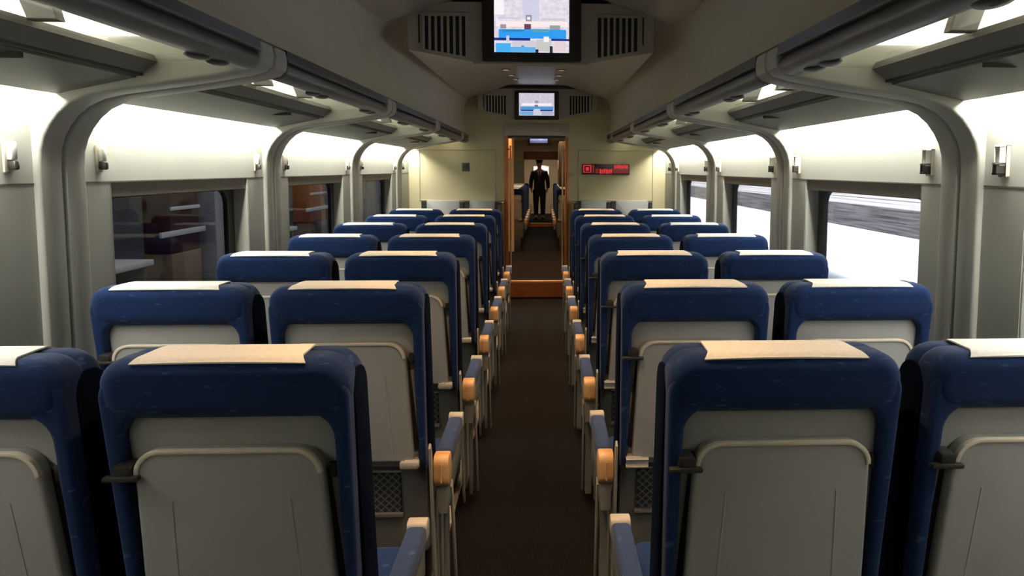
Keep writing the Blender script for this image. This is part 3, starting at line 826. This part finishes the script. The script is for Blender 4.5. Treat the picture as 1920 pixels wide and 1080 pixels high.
Ec = [(i, i + 1) for i in range(5)]; Rc = [(.185, .14), (.175, .13), (.155, .115), (.17, .12), (.175, .12), (.11, .085)]
V, Ed, Rr = Vc, Ec, Rc
for s in (-1, 1): chain(5, [(s * .165, .01, 1.268), (s * .225, .015, 1.05), (s * .235, -.03, .83)], [.072, .062, .050])
bm = skin_mesh(V, Ed, Rr); obj('coat', bm, 'uniform', p, ang=180)
V = [(0, 0, .80)]; Ed = []; Rr = [(.15, .12)]
for s in (-1, 1): chain(0, [(s * .09, 0, .72), (s * .095, -.005, .45), (s * .093, .01, .10)], [.105, .080, .064])
bm = skin_mesh(V, Ed, Rr); obj('trousers', bm, 'uniform', p, ang=180)
b = B()
for s in (-1, 1): add_ball(b, (s * .094, -.035, .038), .046, .12, .038)
obj('shoes', b, 'black', p)
b = B(); add_prism(b, [(0, 1.05), (.055, 1.325), (-.055, 1.325)], 'y', -.140, -.09, .006, 2); obj('shirt_front', b, 'shirt', p)
b = B(); add_prism(b, [(0, 1.01), (.030, 1.06), (.016, 1.31), (-.016, 1.31), (-.030, 1.06)], 'y', -.150, -.130, .004, 2); obj('tie', b, 'maroont', p)

# ------------------------------------------------------------------ outside, right: bright platform and boards standing in for motion-blurred scenery
b = B(); add_box(b, 1.75, 4.94, -8, 60, .30, .55)
structure('platform_right', b, 'snow', 'bright white platform outside the right windows', 'platform')
b = B(); add_box(b, 1.5, 12, -8, 90, -.60, -.55)
structure('ground_right', b, 'darkbank', 'dark track bed beyond the right platform', 'ground')
b = B(); add_box(b, 6.0, 6.3, -8, 90, -.55, .79)
structure('bank_right', b, 'darkbank', 'dark streaked low wall beyond the right platform', 'wall')
b = B()
z = .79
while z < 4.0:
    add_box(b, 6.02, 6.2, -8, 90, z, z + .135, .01, 1); z += .14
structure('blur_boards_right', b, 'boards', 'horizontal board wall standing in for motion-blurred scenery outside the right windows', 'wall')
# left: a dim platform, under a canopy added to keep daylight out
b = B(); add_box(b, -8, -1.75, -8, 60, -.1, .08)
structure('platform_left', b, 'stone', 'grey station platform outside the left windows', 'platform')
b = B(); add_box(b, -8.2, -8, -8, 60, -.1, 4.5); add_box(b, -8.2, -1.85, 59, 60, -.1, 4.5); add_box(b, -8.2, -1.85, -8, -7.8, -.1, 4.5)
structure('station_wall_left', b, 'stone', 'dark station wall beyond the left platform', 'wall')
b = B(); add_box(b, -8.2, -1.55, -8, 60, 3.9, 4.1)
structure('added_canopy_left', b, 'stone', 'added canopy keeping daylight off the left platform', 'roof')
KI = [(-4.0, 8.32, .68, 'kioskred', 'kiosktan', 'maroon kiosk on the platform seen through the second left window'),
      (-4.0, 13.2, .95, 'kioskorange', 'kioskred', 'orange kiosk on the platform seen through the third left window')]
for x, y, L, m1, m2, lab in KI:
    t = thing('platform_kiosk', lab, 'kiosk', (x, y, .08), 'kiosks on the left platform')
    b = B(); add_box(b, -.3, .0, 0, L, .42, 1.75, .02); obj('cabinet', b, m1, t)
    b = B(); add_box(b, -.3, .01, -.01, L + .01, 0, .42, .01); obj('plinth', b, m2, t)
    b = B(); add_box(b, .0, .03, -.25, L + .10, .62, .68, .005); obj('ledge', b, 'whiterail', t)
    b = B(); add_box(b, .0, .02, .0, L, .90, .94, .005); obj('trim_bar', b, 'whiterail', t)
    b = B(); add_box(b, -.35, .05, -.05, L + .05, 1.75, 1.85, .01); obj('roof', b, 'stone', t)
for k, (y, lab) in enumerate(((9.3, 'pale column beside the maroon kiosk'), (9.85, 'pale column farther along from the maroon kiosk'), (15.0, 'pale column beyond the orange kiosk'), (18.0, 'distant pale platform column'))):
    t = thing('platform_column', lab, 'column', (-4.0, y, .08), 'columns on the left platform')
    b = B(); add_box(b, -.12, .12, -.12, .12, .1, 3.82, .02); obj('shaft', b, 'lilac', t)
    b = B(); add_box(b, -.17, .17, -.17, .17, 0, .1, .01); obj('plinth', b, 'stone', t)
for k, (y, lab) in enumerate(((6.95, 'dark bench on the platform before the maroon kiosk'), (11.4, 'dark bench on the platform before the orange kiosk'))):
    t = thing('platform_bench', lab, 'bench', (-3.9, y, .08), 'benches on the left platform')
    b = B(); add_box(b, -.5, 0, -.6, .8, .38, .44, .01); obj('seat', b, 'whiterail', t)
    b = B(); add_box(b, -.56, -.50, -.6, .8, .44, 1.2, .01); obj('backrest', b, 'rackgrey', t)
    for q in (-.5, .7):
        b = B(); add_box(b, -.46, -.04, q - .03, q + .03, 0, .38, .005); obj('leg', b, 'rackgrey', t)

# ------------------------------------------------------------------ lights
def area(name, loc, rot, sx, sy, power, col=(1, 1, 1), spread=PI):
    l = D.lights.new(name, 'AREA'); l.shape = 'RECTANGLE'; l.size = sx; l.size_y = sy; l.energy = power; l.color = col; l.spread = spread
    o = D.objects.new(name, l); COL.objects.link(o); o.location = loc; o.rotation_euler = rot
    return o
COOL = (1.0, .985, .90)
for s in (-1, 1):
    for i, (y0, y1) in enumerate(BAYS):
        L = y1 - y0
        area('cornice_lamp', (s * 1.374, (y0 + y1) / 2, 1.690), (0, 0, 0), .045, L - .06, (6.0 if i == 0 else 12.5) * L, COOL)
        area('rack_lamp', (s * 1.24, (y0 + y1) / 2, 1.80), (PI, 0, 0), .05, L - .10, 14.0 * L, COOL)
for y, ds in DL:
    for s in (-1, 1):
        l = D.lights.new('added_downlight', 'SPOT'); l.energy = 33; l.color = (1.0, .64, .35); l.spot_size = math.radians(78); l.spot_blend = .6; l.shadow_soft_size = .03
        o = D.objects.new('added_downlight', l); COL.objects.link(o); o.location = (s * .17, y, wedge_z(y) - .02)
area('vestibule_lamp', (0, 9.6, 2.12), (0, 0, 0), .3, .9, 55, (1, .60, .32))
area('next_lamp', (0, 14.5, 2.10), (0, 0, 0), .4, 3.0, 34, (1, .74, .48))
area('far_lamp', (0, 21.0, 2.10), (0, 0, 0), .5, 1.2, 26, (1, .80, .62))
area('platform_fill', (-3.0, 10, 3.85), (0, 0, 0), .4, 10, 60, (.95, .95, 1.0))  # added fill light, keeps the roofed left platform dimly visible
sun = D.lights.new('daylight', 'SUN'); sun.energy = 7.5; sun.angle = .1; sun.color = (.97, .98, 1.0)
o = D.objects.new('daylight', sun); COL.objects.link(o)
o.rotation_euler = Vector((.55, .12, -.80)).to_track_quat('-Z', 'Y').to_euler()
w = D.worlds.new('World'); SC.world = w; w.use_nodes = True
w.node_tree.nodes['Background'].inputs[0].default_value = (.80, .86, 1.0, 1)
w.node_tree.nodes['Background'].inputs[1].default_value = .9

# ------------------------------------------------------------------ camera
cam = D.cameras.new('camera'); co = D.objects.new('camera', cam); COL.objects.link(co); SC.camera = co
cam.sensor_width = 36; cam.lens = 26.25
cam.shift_x = -(1087.16 - 960) / 1920; cam.shift_y = (441.74 - 540) / 1920
yaw, pitch, roll = .0488, .0885, .0035
fw = Vector((math.sin(yaw) * math.cos(pitch), math.cos(yaw) * math.cos(pitch), -math.sin(pitch)))
rt = Vector((math.cos(yaw), -math.sin(yaw), 0)); up = rt.cross(fw)
R0 = Matrix((rt, up, -fw)).transposed()
co.matrix_world = Matrix.Translation((.0594, 0, ZC)) @ (R0 @ Matrix.Rotation(roll, 3, 'Z')).to_4x4()
cam.clip_start = .02

SC.view_settings.view_transform = 'Standard'; SC.view_settings.look = 'None'
SC.view_settings.gamma = 1; SC.view_settings.exposure = 0.0
SC.view_settings.use_curve_mapping = False
SC.cycles.use_denoising = True
SC.cycles.transparent_max_bounces = 16
SC.cycles.sample_clamp_indirect = 4
